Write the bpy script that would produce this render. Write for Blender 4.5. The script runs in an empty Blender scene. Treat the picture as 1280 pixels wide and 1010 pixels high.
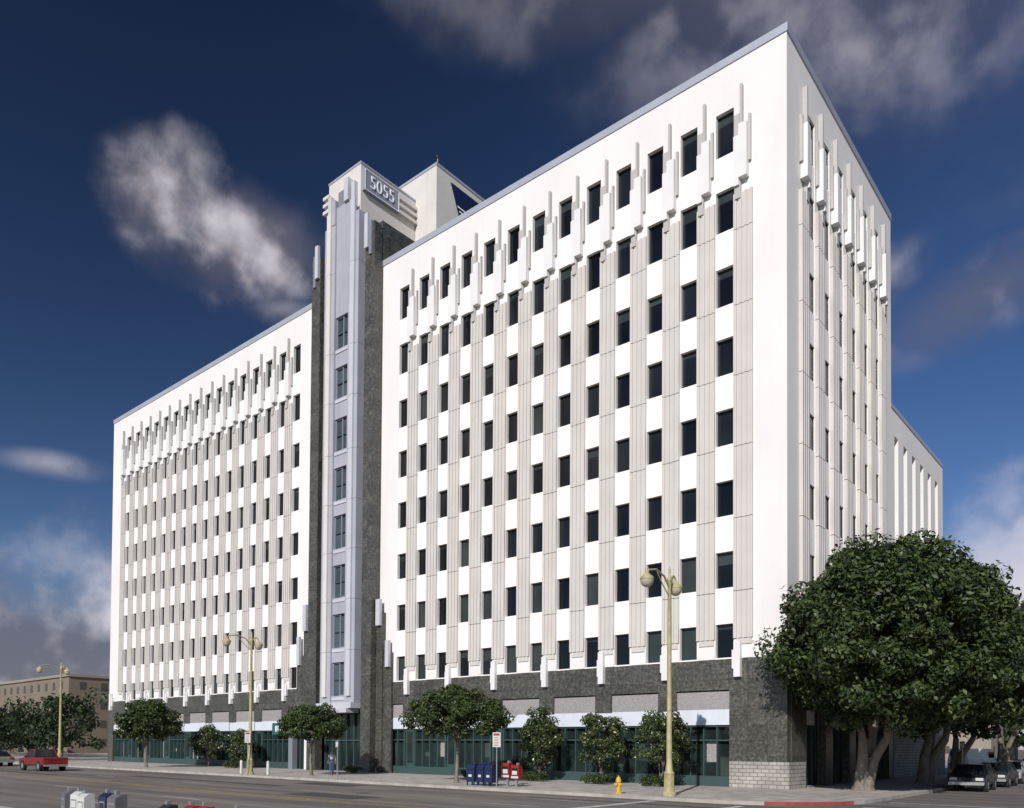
import bpy, bmesh, math, random
import numpy as np
from mathutils import Vector, Matrix
random.seed(7); rng=np.random.default_rng(11)
scene=bpy.context.scene
R=math.radians
# ------------------------------------------------------------------ helpers
def newmat(name):
    m=bpy.data.materials.new(name); m.use_nodes=True
    nt=m.node_tree; return m,nt,nt.nodes['Principled BSDF']
def mat(name,col,rough=.7,metal=0,var=0.0,scale=1.0,bump=0,bscale=30,spec=.5,detail=5,stretch=None,col2=None,f0=.35,f1=.65,streak=0):
    m,nt,b=newmat(name)
    b.inputs['Roughness'].default_value=rough; b.inputs['Metallic'].default_value=metal
    b.inputs['Specular IOR Level'].default_value=spec
    b.inputs['Base Color'].default_value=(*col,1)
    geo=nt.nodes.new('ShaderNodeNewGeometry')
    vec=geo.outputs['Position']
    if stretch:
        mp=nt.nodes.new('ShaderNodeMapping'); mp.inputs['Scale'].default_value=stretch
        nt.links.new(vec,mp.inputs['Vector']); vec=mp.outputs[0]
    if var or col2:
        n=nt.nodes.new('ShaderNodeTexNoise'); n.inputs['Scale'].default_value=scale; n.inputs['Detail'].default_value=detail
        nt.links.new(vec,n.inputs['Vector'])
        r=nt.nodes.new('ShaderNodeMapRange'); r.inputs[1].default_value=f0; r.inputs[2].default_value=f1
        nt.links.new(n.outputs['Fac'],r.inputs[0])
        mx=nt.nodes.new('ShaderNodeMix'); mx.data_type='RGBA'
        c2=col2 if col2 else tuple(c*(1-var) for c in col)
        mx.inputs['A'].default_value=(*c2,1); mx.inputs['B'].default_value=(*col,1)
        nt.links.new(r.outputs[0],mx.inputs['Factor']); res=mx.outputs['Result']
        if streak:
            mp2=nt.nodes.new('ShaderNodeMapping'); mp2.inputs['Scale'].default_value=(1.3,1.3,.08)
            nt.links.new(geo.outputs['Position'],mp2.inputs['Vector'])
            n3=nt.nodes.new('ShaderNodeTexNoise'); n3.inputs['Scale'].default_value=1.6; n3.inputs['Detail'].default_value=3; nt.links.new(mp2.outputs[0],n3.inputs['Vector'])
            r3=nt.nodes.new('ShaderNodeMapRange'); r3.inputs[1].default_value=.5; r3.inputs[2].default_value=.8; r3.inputs[3].default_value=1; r3.inputs[4].default_value=1-streak
            nt.links.new(n3.outputs['Fac'],r3.inputs[0])
            m3=nt.nodes.new('ShaderNodeMix'); m3.data_type='RGBA'; m3.blend_type='MULTIPLY'; m3.inputs['Factor'].default_value=1
            nt.links.new(res,m3.inputs['A']); nt.links.new(r3.outputs[0],m3.inputs['B']); res=m3.outputs['Result']
        nt.links.new(res,b.inputs['Base Color'])
    if bump:
        n2=nt.nodes.new('ShaderNodeTexNoise'); n2.inputs['Scale'].default_value=bscale; n2.inputs['Detail'].default_value=2
        nt.links.new(geo.outputs['Position'],n2.inputs['Vector'])
        bp=nt.nodes.new('ShaderNodeBump'); bp.inputs['Strength'].default_value=bump; bp.inputs['Distance'].default_value=.02
        nt.links.new(n2.outputs['Fac'],bp.inputs['Height']); nt.links.new(bp.outputs[0],b.inputs['Normal'])
    return m
M={}
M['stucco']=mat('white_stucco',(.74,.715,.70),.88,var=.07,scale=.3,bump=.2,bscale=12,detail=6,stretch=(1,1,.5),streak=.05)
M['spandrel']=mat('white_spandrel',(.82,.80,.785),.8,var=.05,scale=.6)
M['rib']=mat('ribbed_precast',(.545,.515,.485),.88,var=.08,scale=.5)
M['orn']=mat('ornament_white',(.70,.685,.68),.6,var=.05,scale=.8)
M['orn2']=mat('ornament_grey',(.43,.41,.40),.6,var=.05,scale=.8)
M['coping']=mat('metal_coping',(.46,.48,.54),.4,metal=.3,var=.1,scale=.6)
M['lav']=mat('lavender_panel',(.37,.375,.43),.5,var=.10,scale=.5,streak=.1)
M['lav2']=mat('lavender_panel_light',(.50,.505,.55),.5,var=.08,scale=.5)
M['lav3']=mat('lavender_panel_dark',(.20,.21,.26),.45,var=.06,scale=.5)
M['beige']=mat('beige_stucco',(.60,.575,.54),.85,var=.07,scale=.5,streak=.06)
M['teal']=mat('teal_frame',(.038,.072,.070),.45,var=.1,scale=2)
M['tealband']=mat('teal_sign_band',(.04,.12,.13),.5,var=.1,scale=1)
M['frame']=mat('window_frame',(.03,.034,.034),.4)
M['band']=mat('transom_panel',(.62,.65,.72),.4,var=.08,scale=1)
M['panel']=mat('grey_stone_panel',(.33,.31,.305),.6,var=.3,scale=14,detail=6)
M['dark']=mat('dark_recess',(.012,.013,.015),.6)
M['roof']=mat('roof_gravel',(.25,.24,.22),.9,var=.2,scale=3)
M['numeral']=mat('sign_numeral',(.85,.87,.9),.4)
M['signpanel']=mat('sign_panel',(.25,.27,.33),.4)
M['navy']=mat('navy_panel',(.010,.016,.06),.35)
def granite():
    m,nt,b=newmat('polished_dark_granite')
    geo=nt.nodes.new('ShaderNodeNewGeometry')
    n=nt.nodes.new('ShaderNodeTexNoise'); n.inputs['Scale'].default_value=6; n.inputs['Detail'].default_value=6; n.inputs['Roughness'].default_value=.82
    nt.links.new(geo.outputs['Position'],n.inputs['Vector'])
    cr=nt.nodes.new('ShaderNodeValToRGB'); e=cr.color_ramp.elements
    e[0].position=.34; e[0].color=(.024,.024,.020,1); e[1].position=.68; e[1].color=(.17,.16,.14,1)
    x=cr.color_ramp.elements.new(.5); x.color=(.066,.064,.055,1)
    nt.links.new(n.outputs['Fac'],cr.inputs[0])
    sep=nt.nodes.new('ShaderNodeSeparateXYZ'); nt.links.new(geo.outputs['Position'],sep.inputs[0])
    ad=nt.nodes.new('ShaderNodeMath'); ad.operation='ADD'; nt.links.new(sep.outputs[0],ad.inputs[0]); nt.links.new(sep.outputs[1],ad.inputs[1])
    cb=nt.nodes.new('ShaderNodeCombineXYZ'); nt.links.new(ad.outputs[0],cb.inputs[0]); nt.links.new(sep.outputs[2],cb.inputs[1])
    bk=nt.nodes.new('ShaderNodeTexBrick'); bk.offset=0; bk.inputs['Scale'].default_value=1; bk.inputs['Brick Width'].default_value=1.07; bk.inputs['Row Height'].default_value=.82
    bk.inputs['Mortar Size'].default_value=.012; bk.inputs['Color1'].default_value=(.82,.82,.82,1); bk.inputs['Color2'].default_value=(1.15,1.15,1.15,1); bk.inputs['Mortar'].default_value=(.5,.5,.5,1)
    nt.links.new(cb.outputs[0],bk.inputs['Vector'])
    mx=nt.nodes.new('ShaderNodeMix'); mx.data_type='RGBA'; mx.blend_type='MULTIPLY'; mx.inputs['Factor'].default_value=1
    nt.links.new(cr.outputs[0],mx.inputs['A']); nt.links.new(bk.outputs['Color'],mx.inputs['B']); nt.links.new(mx.outputs['Result'],b.inputs['Base Color'])
    b.inputs['Roughness'].default_value=.28
    return m
M['granite']=granite()
def brickmat(name,c1,c2,mort,w,h,ms,axis='wall',rough=.8,noise=.25):
    m,nt,b=newmat(name)
    geo=nt.nodes.new('ShaderNodeNewGeometry'); sep=nt.nodes.new('ShaderNodeSeparateXYZ'); nt.links.new(geo.outputs['Position'],sep.inputs[0])
    cb=nt.nodes.new('ShaderNodeCombineXYZ')
    if axis=='wall':
        ad=nt.nodes.new('ShaderNodeMath'); ad.operation='ADD'; nt.links.new(sep.outputs[0],ad.inputs[0]); nt.links.new(sep.outputs[1],ad.inputs[1])
        nt.links.new(ad.outputs[0],cb.inputs[0]); nt.links.new(sep.outputs[2],cb.inputs[1])
    else:
        nt.links.new(sep.outputs[0],cb.inputs[0]); nt.links.new(sep.outputs[1],cb.inputs[1])
    bk=nt.nodes.new('ShaderNodeTexBrick'); bk.offset=.5 if axis=='wall' else 0
    for k,v in (('Scale',1),('Brick Width',w),('Row Height',h),('Mortar Size',ms),('Color1',(*c1,1)),('Color2',(*c2,1)),('Mortar',(*mort,1))): bk.inputs[k].default_value=v
    nt.links.new(cb.outputs[0],bk.inputs['Vector'])
    n=nt.nodes.new('ShaderNodeTexNoise'); n.inputs['Scale'].default_value=1.3; n.inputs['Detail'].default_value=5; nt.links.new(geo.outputs['Position'],n.inputs['Vector'])
    r=nt.nodes.new('ShaderNodeMapRange'); r.inputs[1].default_value=.3; r.inputs[2].default_value=.7; r.inputs[3].default_value=1-noise; r.inputs[4].default_value=1+noise*.4
    nt.links.new(n.outputs['Fac'],r.inputs[0])
    mx=nt.nodes.new('ShaderNodeMix'); mx.data_type='RGBA'; mx.blend_type='MULTIPLY'; mx.inputs['Factor'].default_value=1
    nt.links.new(bk.outputs['Color'],mx.inputs['A']); nt.links.new(r.outputs[0],mx.inputs['B']); nt.links.new(mx.outputs['Result'],b.inputs['Base Color'])
    b.inputs['Roughness'].default_value=rough
    return m
M['basestone']=brickmat('split_face_block',(.40,.37,.34),(.32,.30,.275),(.15,.14,.13),.41,.2,.02)
M['sidewalk']=brickmat('concrete_pavement',(.44,.405,.365),(.38,.35,.32),(.2,.185,.17),1.5,1.5,.02,'floor',.9,.35)
M['concrete']=mat('kerb_concrete',(.40,.375,.34),.9,var=.25,scale=1.5)
def glassm(name,col,rough,spec=.5):
    return mat(name,col,rough,var=.5,scale=.35,spec=spec,detail=2)
M['g0']=glassm('window_glass_a',(.006,.007,.009),.05,.4)
M['g1']=glassm('window_glass_b',(.014,.017,.018),.08,.4)
M['g2']=glassm('window_glass_blind_and_reflection',(.040,.050,.048),.2,.4)  # drawn blinds, and a grey-green reflection put into the glass colour
M['gt']=glassm('window_glass_teal',(.075,.10,.115),.12)
M['gs']=glassm('shop_glass',(.018,.030,.030),.05)
M['gs2']=glassm('shop_glass_lit',(.05,.07,.065),.1)

def root(name,loc=(0,0,0)):
    e=bpy.data.objects.new(name,None); scene.collection.objects.link(e); e.location=loc; e.empty_display_size=.3; return e
BOXF=[(0,3,2,1),(4,5,6,7),(0,1,5,4),(1,2,6,5),(2,3,7,6),(3,0,4,7)]
class Part:
    def __init__(s): s.v=[];s.f=[];s.m=[];s.mats=[]
    def mi(s,k):
        if k not in s.mats: s.mats.append(k)
        return s.mats.index(k)
    def box(s,x0,x1,y0,y1,z0,z1,k):
        if x0>x1:x0,x1=x1,x0
        if y0>y1:y0,y1=y1,y0
        if z0>z1:z0,z1=z1,z0
        b=len(s.v); s.v+=[(x0,y0,z0),(x1,y0,z0),(x1,y1,z0),(x0,y1,z0),(x0,y0,z1),(x1,y0,z1),(x1,y1,z1),(x0,y1,z1)]
        i=s.mi(k)
        for f in BOXF: s.f.append(tuple(b+q for q in f)); s.m.append(i)
    def poly(s,pts,k):
        b=len(s.v); s.v+=list(pts); s.f.append(tuple(range(b,b+len(pts)))); s.m.append(s.mi(k))
    def prism(s,pts,axis,a0,a1,k):
        def P(p,a): return {'x':(a,p[0],p[1]),'y':(p[0],a,p[1]),'z':(p[0],p[1],a)}[axis]
        n=len(pts); b=len(s.v); s.v+=[P(p,a0) for p in pts]+[P(p,a1) for p in pts]; i=s.mi(k)
        s.f.append(tuple(range(b+n-1,b-1,-1))); s.m.append(i); s.f.append(tuple(range(b+n,b+2*n))); s.m.append(i)
        for j in range(n): s.f.append((b+j,b+(j+1)%n,b+n+(j+1)%n,b+n+j)); s.m.append(i)
    def tube(s,pts,rad,k,n=10):
        pts=[Vector(p) for p in pts]; b=len(s.v); i=s.mi(k)
        for j,p in enumerate(pts):
            t=(pts[min(j+1,len(pts)-1)]-pts[max(j-1,0)]).normalized()
            a=Vector((1,0,0)) if abs(t.x)<.8 else Vector((0,1,0))
            u=t.cross(a).normalized(); w=t.cross(u)
            for q in range(n):
                an=2*math.pi*q/n; s.v.append(tuple(p+(u*math.cos(an)+w*math.sin(an))*rad[j]))
        for j in range(len(pts)-1):
            for q in range(n):
                s.f.append((b+j*n+q,b+j*n+(q+1)%n,b+(j+1)*n+(q+1)%n,b+(j+1)*n+q)); s.m.append(i)
        s.f.append(tuple(b+q for q in range(n))); s.m.append(i)
        s.f.append(tuple(b+(len(pts)-1)*n+q for q in range(n-1,-1,-1))); s.m.append(i)
    def lathe(s,c,prof,k,n=14):
        s.tube([(c[0],c[1],c[2]+z+1e-4*j) for j,(r,z) in enumerate(prof)],[max(r,.001) for r,z in prof],k,n)
    def build(s,name,parent=None,smooth=False,bevel=0,loc=None):
        me=bpy.data.meshes.new(name); me.from_pydata(s.v,[],s.f)
        for k in s.mats: me.materials.append(M[k])
        me.polygons.foreach_set('material_index',s.m)
        bm=bmesh.new(); bm.from_mesh(me); bmesh.ops.recalc_face_normals(bm,faces=bm.faces); bm.to_mesh(me); bm.free()
        if smooth:
            me.polygons.foreach_set('use_smooth',[True]*len(me.polygons))
            me.set_sharp_from_angle(angle=R(40))
        me.update()
        o=bpy.data.objects.new(name,me); scene.collection.objects.link(o)
        if parent: o.parent=parent
        if loc: o.location=loc
        if bevel:
            md=o.modifiers.new('bevel','BEVEL'); md.width=bevel; md.segments=2; md.limit_method='ANGLE'
        return o

# ------------------------------------------------------------------ office building
bld=root('office_building')
ROWS=[(34.4,36.8),(30.2,32.5),(26.1,28.2),(22.3,24.3),(18.45,20.4),(14.6,16.5),(10.7,12.65),(6.93,8.75)]
SP=2.153
wall=Part(); glass=Part(); piers=Part(); orn=Part(); base=Part(); shop=Part(); tower=Part(); cop=Part()
def FA(p,u0,u1,v0,v1,z0,z1,k): p.box(-u1,-u0,-v1,-v0,z0,z1,k)
def FB(p,u0,u1,v0,v1,z0,z1,k,x=0): p.box(x+v0,x+v1,u0,u1,z0,z1,k)
def window(F,u0,u1,z0,z1,vg=-.26):
    r=random.random()
    key='g2' if r<(.05+.35*(z0<12)) else ('g1' if r<.5 else 'g0')  # lower rows get the painted grey-green reflection more often
    F(glass,u0,u1,vg-.04,vg,z0,z1,key)
    t=.05
    F(glass,u0,u0+t,vg+.002,vg+.05,z0,z1,'frame'); F(glass,u1-t,u1,vg+.002,vg+.05,z0,z1,'frame')
    F(glass,u0+t,u1-t,vg+.002,vg+.05,z0,z0+t,'frame'); F(glass,u0+t,u1-t,vg+.002,vg+.05,z1-t,z1,'frame')
    if random.random()<.25:
        hgt=random.choice([.3,.5,.8]); F(glass,u0+t,u1-t,vg+.001,vg+.004,z1-t-hgt*random.uniform(.6,1),z1-t,'g2')
def wingwall(F,ustart,uend,centers,ww,zb,zt,v=0,rows=ROWS,depth=.28):
    cs=sorted(centers); u=ustart
    for c in cs:
        F(wall,u,c-ww/2,v-.45,v,zb,zt,'stucco')
        zz=zt
        first=True
        for (a,b) in rows:
            F(wall,c-ww/2,c+ww/2,v-.45,v-(.0 if first else .03),b,zz,'stucco' if first else 'spandrel'); zz=a; first=False
            window(F,c-ww/2,c+ww/2,a,b,v-depth)
        if zz-zb>.02: F(wall,c-ww/2,c+ww/2,v-.45,v-.03,zb,zz,'spandrel')
        u=c+ww/2
    F(wall,u,uend,v-.45,v,zb,zt,'stucco')
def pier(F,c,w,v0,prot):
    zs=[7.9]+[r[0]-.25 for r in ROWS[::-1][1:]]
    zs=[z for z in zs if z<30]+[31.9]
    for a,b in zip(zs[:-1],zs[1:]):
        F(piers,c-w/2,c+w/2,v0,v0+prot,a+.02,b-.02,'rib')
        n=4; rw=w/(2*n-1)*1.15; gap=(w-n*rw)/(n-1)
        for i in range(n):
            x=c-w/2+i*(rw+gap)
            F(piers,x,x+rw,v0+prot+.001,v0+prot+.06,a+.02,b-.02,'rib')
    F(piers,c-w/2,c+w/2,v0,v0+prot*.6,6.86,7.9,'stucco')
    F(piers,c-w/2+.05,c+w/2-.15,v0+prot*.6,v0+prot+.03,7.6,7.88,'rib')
def ornament(F,c,sgn,v0=0,s=1.2):
    def b(a0,a1,va,vb,z0,z1,k):
        u0,u1=c+sgn*a0,c+sgn*a1
        F(orn,min(u0,u1),max(u0,u1),v0+va*s,v0+vb*s,z0,z1,k)
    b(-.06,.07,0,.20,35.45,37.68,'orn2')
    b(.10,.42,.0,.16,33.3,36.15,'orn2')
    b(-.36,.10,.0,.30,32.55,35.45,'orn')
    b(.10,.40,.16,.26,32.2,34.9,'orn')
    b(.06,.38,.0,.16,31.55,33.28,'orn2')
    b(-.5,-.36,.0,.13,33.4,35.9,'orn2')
cR=[3.42+SP*i for i in range(13)]
wingwall(FA,0.0,31.75,cR,1.04,6.85,39.3)
for i,c in enumerate(cR):
    p=c-SP/2
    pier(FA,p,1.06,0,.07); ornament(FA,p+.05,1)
cL=[43.08+SP*i for i in range(16)]
wingwall(FA,39.7,79.4,cL,1.04,6.85,39.3)
for c in cL:
    p=c+SP/2
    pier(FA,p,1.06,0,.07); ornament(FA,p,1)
SB=2.44; cB=[3.42+SB*i for i in range(6)]
wingwall(FB,0.45,19.24,cB,1.35,6.85,39.3,depth=.14)
for i in range(7):
    p=2.2+SB*i
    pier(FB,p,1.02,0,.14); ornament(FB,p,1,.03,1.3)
wall.box(-79.4,-78.95,.45,19.24,0,39.3,'stucco')
wall.box(-78.95,-.45,18.8,19.24,26.5,39.3,'stucco')
wall.box(-78.95,-40,18.8,19.24,0,26.5,'stucco')
wall.box(-78.9,-.46,.46,18.79,38.6,38.9,'roof')
lw=-.12
cLow=[21.0+2.44*i for i in range(6)]
u=19.24
for c in cLow:
    FB(wall,u,c-.5,-.9,0,6.85,26.2,'stucco',lw); FB(wall,c-.5,c+.5,-.9,0,24.4,26.2,'stucco',lw)
    FB(glass,c-.5,c+.5,-.8,-.45,6.85,24.4,'g1',lw)
    for z in (10,13.9,17.8): FB(glass,c-.5,c+.5,-.449,-.40,z,z+1.3,'stucco',lw)
    u=c+.5
FB(wall,u,35.5,-.9,0,6.85,26.2,'stucco',lw)
wall.box(-40,lw-.9,35.0,35.5,0,26.2,'stucco')
wall.box(-40,lw-.9,19.24,35.0,25.6,25.8,'roof')
wall.box(lw-.5,lw,19.24,35.5,0.3,6.85,'beige')
FB(cop,19.24,35.55,-.95,.05,26.2,26.5,'coping',lw)
def coping_run(x0,x1,y0,y1,z=39.3,h=.44): cop.box(x0,x1,y0,y1,z,z+h,'coping')
coping_run(-31.75,.06,-.06,.5); coping_run(-79.46,-39.7,-.06,.5)
coping_run(-.5,.06,.5,19.3); coping_run(-79.46,-78.9,.5,19.3); coping_run(-78.9,-.5,18.74,19.3)
baysR=[(3.13+2*SP*k,6.27+2*SP*k) for k in range(6)]+[(28.97,30.5)]
FA(base,0.0,31.75,-.46,.04,5.2,6.85,'granite')
FA(base,0,3.13,-.46,.04,0,5.2,'granite')
FA(base,-.05,3.1,.04,.1,0,1.37,'basestone'); FB(base,-.05,2.3,.04,.1,0,1.37,'basestone')
def storefront(ua,ub,bays):
    us=ua
    for a,b in bays:
        if a-us>.01: FA(base,us,a,-.46,.04,4.15,5.2,'granite')
        FA(base,a,b,-.46,-.05,4.15,5.12,'panel'); FA(base,a,b,-.46,-.12,5.12,5.2,'dark'); us=b
    if ub-us>.01: FA(base,us,ub,-.46,.04,4.15,5.2,'granite')
    FA(shop,ua,ub,-.46,-.04,3.32,4.15,'band')
    for a,b in bays:
        FA(shop,a-.03,a+.03,-.04,-.025,3.32,4.15,'dark')
    FA(shop,ua,ub,-.50,-.40,.2,3.32,'gs')
    FA(shop,ua,ub,-.46,-.10,0,.55,'teal')
    FA(shop,ua,ub,-.399,-.14,2.45,2.53,'teal'); FA(shop,ua,ub,-.399,-.14,3.22,3.318,'teal')
    for a,b in bays:
        n=max(2,round((b-a)/.79))
        for i in range(n+1):
            x=a+(b-a)*i/n; w=.06 if 0<i<n else .1
            FA(shop,max(x-w/2,ua),min(x+w/2,ub),-.398,-.12,.55,3.22,'teal')
            if i<n and random.random()<.35:
                zt=random.choice([2.44,2.44,1.6]); zb=.56 if random.random()<.5 else 1.3
                FA(shop,x+.06,a+(b-a)*(i+1)/n-.06,-.399,-.39,zb,zt,random.choice(['gs2','gs2','panel']))
    for (a,b),(c,d) in zip(bays[:-1],bays[1:]):
        FA(shop,b+.15,c-.15,-.397,-.16,.55,3.22,'teal')
        FA(shop,b+.3,c-.3,-.16,-.13,.8,3.1,'gs')
storefront(3.13,30.5,baysR)
FA(base,30.5,31.75,-.46,.04,0,5.2,'granite')
for k in range(7):
    u=3.13-.55+2*SP*k
    FA(orn,u-.16,u+.2,.04,.30,5.85,7.75,'orn'); FA(orn,u+.2,u+.34,.04,.2,6.3,7.3,'orn')
baysL=[(44.7+2*SP*k,47.84+2*SP*k) for k in range(8)]
FA(base,39.7,79.4,-.46,.04,5.2,6.85,'granite')
storefront(43.6,78.2,baysL)
FA(base,39.7,43.6,-.46,.04,3.9,5.2,'granite'); FA(base,78.2,79.4,-.46,.04,0,5.2,'granite')
for k in range(9):
    u=44.15+2*SP*k
    FA(orn,u-.16,u+.2,.04,.30,5.85,7.75,'orn'); FA(orn,u-.34,u-.16,.04,.2,6.3,7.3,'orn')
FB(base,.5,19.24,-.46,.04,5.2,6.85,'granite')
FB(base,.46,2.6,-.46,.04,0,5.2,'granite')
u=2.6
for k in range(4):
    a=u;b=u+3.0
    FB(shop,a,b,-.9,-.8,0,5.2,'gs'); FB(base,b,b+1.2,-.46,.04,0,5.2,'granite')
    FB(shop,a,b,-.799,-.6,3.4,4.2,'beige')
    for q in (0,1,2,3): FB(shop,a+q*.97,a+q*.97+.07,-.798,-.65,.0,3.4,'teal')
    u=b+1.2
FB(base,u,19.24,-.46,.04,0,5.2,'granite')
FB(base,19.24,35.5,-.46,.08,0,3.2,'basestone',lw)
# --- tower
def T(u0,u1,v0,v1,z0,z1,k): FA(tower,u0,u1,v0,v1,z0,z1,k)
T(31.75,39.7,-4.0,.2,5.6,42.2,'granite')
T(31.7,32.85,.2,.9,0,42.4,'granite'); T(38.6,39.75,.2,.9,0,42.4,'granite')
T(31.75,33.4,-4.0,.1,42.2,42.9,'granite'); T(38.2,39.7,-4,.1,42.2,42.9,'granite')
T(33.0,33.9,-4.2,-.1,42.9,43.6,'granite')
for a,b in ((32.35,32.75),(38.7,39.1)):
    T(a,b,.9,1.12,40.6,43.3,'lav2')
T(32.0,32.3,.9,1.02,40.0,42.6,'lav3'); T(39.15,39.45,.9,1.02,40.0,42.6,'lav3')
TW=[(33.94,36.56),(29.9,32.44),(25.65,28.27),(21.65,24.3),(17.75,20.43),(13.8,16.43),(9.8,12.5),(5.97,8.65)]
zc=[5.4]+[a-.3 for a,b in TW[::-1][1:]]+[40.2,44.2]
for a,b in zip(zc[:-1],zc[1:]):
    T(33.6,34.85,.2,.95,a+.012,b-.012,'lav'); T(36.6,37.95,.2,.95,a+.012,b-.012,'lav')
    T(33.95,34.45,.95,1.13,max(a,5.9)+.012,b+(1.0 if b>44 else -.012),'lav2'); T(37.0,37.5,.95,1.13,max(a,5.9)+.012,b+(1.0 if b>44 else -.012),'beige')
zz=45.6
for a,b in TW:
    T(34.85,36.6,.2,.8,b,zz,'lav'); zz=a
    T(34.85,36.6,.5,.55,a,b,'gt')
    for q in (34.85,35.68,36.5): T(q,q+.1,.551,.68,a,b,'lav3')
    T(34.95,35.68,.551,.66,a+1.25,a+1.35,'teal'); T(35.78,36.5,.551,.66,a+1.25,a+1.35,'teal')
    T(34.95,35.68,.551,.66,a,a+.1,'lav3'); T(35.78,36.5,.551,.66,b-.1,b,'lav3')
    for (c,d) in ((32.95,33.52),(38.02,38.52)):
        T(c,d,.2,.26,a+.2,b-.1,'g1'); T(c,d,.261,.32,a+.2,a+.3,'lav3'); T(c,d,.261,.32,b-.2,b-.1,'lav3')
    T(34.9,36.55,.8,.86,a-.35,a-.12,'lav2')
T(34.85,36.6,.2,.8,5.4,zz,'lav')
T(33.55,38.0,.2,1.3,4.95,5.4,'lav2'); T(33.9,37.7,.2,1.45,4.6,4.95,'lav2')
T(34.0,38.1,-5.3,.5,42.9,48.3,'beige')
T(34.35,34.75,.5,.85,44.2,46.9,'lav2'); T(37.35,37.75,.5,.85,44.2,46.9,'lav2')
T(35.0,35.5,.5,1.0,45.6,47.4,'lav2'); T(36.6,37.1,.5,1.0,44.2,46.2,'lav'); T(35.62,36.45,.5,.8,45.6,46.8,'lav3')
T(33.95,38.15,-5.35,.55,48.3,48.45,'coping')
for z in (46.3,46.9,47.5):
    tower.box(-34.0,-33.72,3.36,5.45,z-.1,z+.16,'beige')
    tower.box(-38.6,-38.1,-.75,5.3,z-.4,z-.14,'beige'); tower.box(-38.1,-37.8,-.75,-.5,z-.4,z-.14,'beige')
tower.box(-34.0,-33.75,-.35,3.35,46.15,47.95,'signpanel')
tower.box(-33.75,-33.72,-.29,3.29,46.21,46.26,'numeral'); tower.box(-33.75,-33.72,-.29,3.29,47.84,47.89,'numeral')
tower.box(-33.75,-33.72,-.29,-.24,46.26,47.84,'numeral'); tower.box(-33.75,-33.72,3.24,3.29,46.26,47.84,'numeral')
tower.box(-46,-31.45,5.35,18,38.9,50.3,'beige'); tower.box(-46.05,-31.4,5.3,18.05,50.3,50.5,'coping')
tower.prism([(7.0,49.7),(11.4,49.7),(11.4,45.9),(8.6,45.9)],'x',-31.45,-31.38,'navy')
for i in range(6):
    z=48.1-i*.33; a=7.75+i*.22; tower.prism([(a,z),(11.3,z-.1),(11.3,z-.2),(a+.08,z-.12)],'x',-31.38,-31.36,'numeral')
tower.tube([(-31.8,5.8,50.5),(-31.8,5.8,51.3)],[.05,.05],'frame',6)
tower.lathe((-31.8,5.8,51.2),[(.05,0),(.14,.1),(.12,.25),(.02,.32)],'frame',8)
T(31.0,31.7,0.04,.35,0,12.2,'granite'); T(31.1,31.55,.35,.6,11.2,13.2,'lav2')
T(30.1,31.0,0.04,.22,0,9.1,'granite'); T(30.2,30.6,.22,.45,8.0,10.0,'lav2')
T(39.75,41.1,.04,.35,3.9,12.6,'granite'); T(40.5,40.95,.35,.6,11.6,13.8,'lav2')
T(41.1,42.2,.04,.22,3.9,9.6,'granite'); T(41.6,42.0,.22,.45,8.8,11.2,'lav2')
T(32.85,38.6,-.3,-.2,0,4.6,'gs'); T(32.85,38.6,-4,.15,4.6,5.6,'granite')
for q in range(7): T(32.9+q*.93,33.0+q*.93,-.199,-.05,0,4.6,'teal')
T(32.85,38.6,-.198,-.04,2.4,2.5,'teal')
T(39.75,43.6,-.46,-.3,0,3.9,'gs')
for q in range(6): T(39.75+q*.75,39.83+q*.75,-.299,-.1,0,3.0,'teal')
T(39.5,45.6,.05,.35,2.95,3.95,'tealband')
for i in range(16):
    if i!=9: T(39.8+i*.34,39.98+i*.34,.35,.37,3.2,3.7,'numeral')
T(42.6,43.2,-.2,.3,0,2.9,'lav3'); T(40.2,41.0,-.2,.25,0,2.7,'orn')
for nm,p in (('walls',wall),('windows',glass),('ribbed_piers',piers),('ornament_fins',orn),('granite_base',base),('storefronts',shop),('tower',tower),('coping',cop)):
    p.build(nm,bld)
fc=bpy.data.curves.new('sign_numerals','FONT'); fc.body='5055'; fc.size=1.5; fc.offset=-.018; fc.extrude=.03; fc.align_x='CENTER'; fc.align_y='CENTER'; fc.space_character=1.02
fo=bpy.data.objects.new('sign_numerals',fc); scene.collection.objects.link(fo); fc.materials.append(M['numeral'])
fo.rotation_euler=(R(90),0,R(90)); fo.location=(-33.71,1.5,47.03); fo.parent=bld; fo.scale=(.85,1,1)

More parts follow.
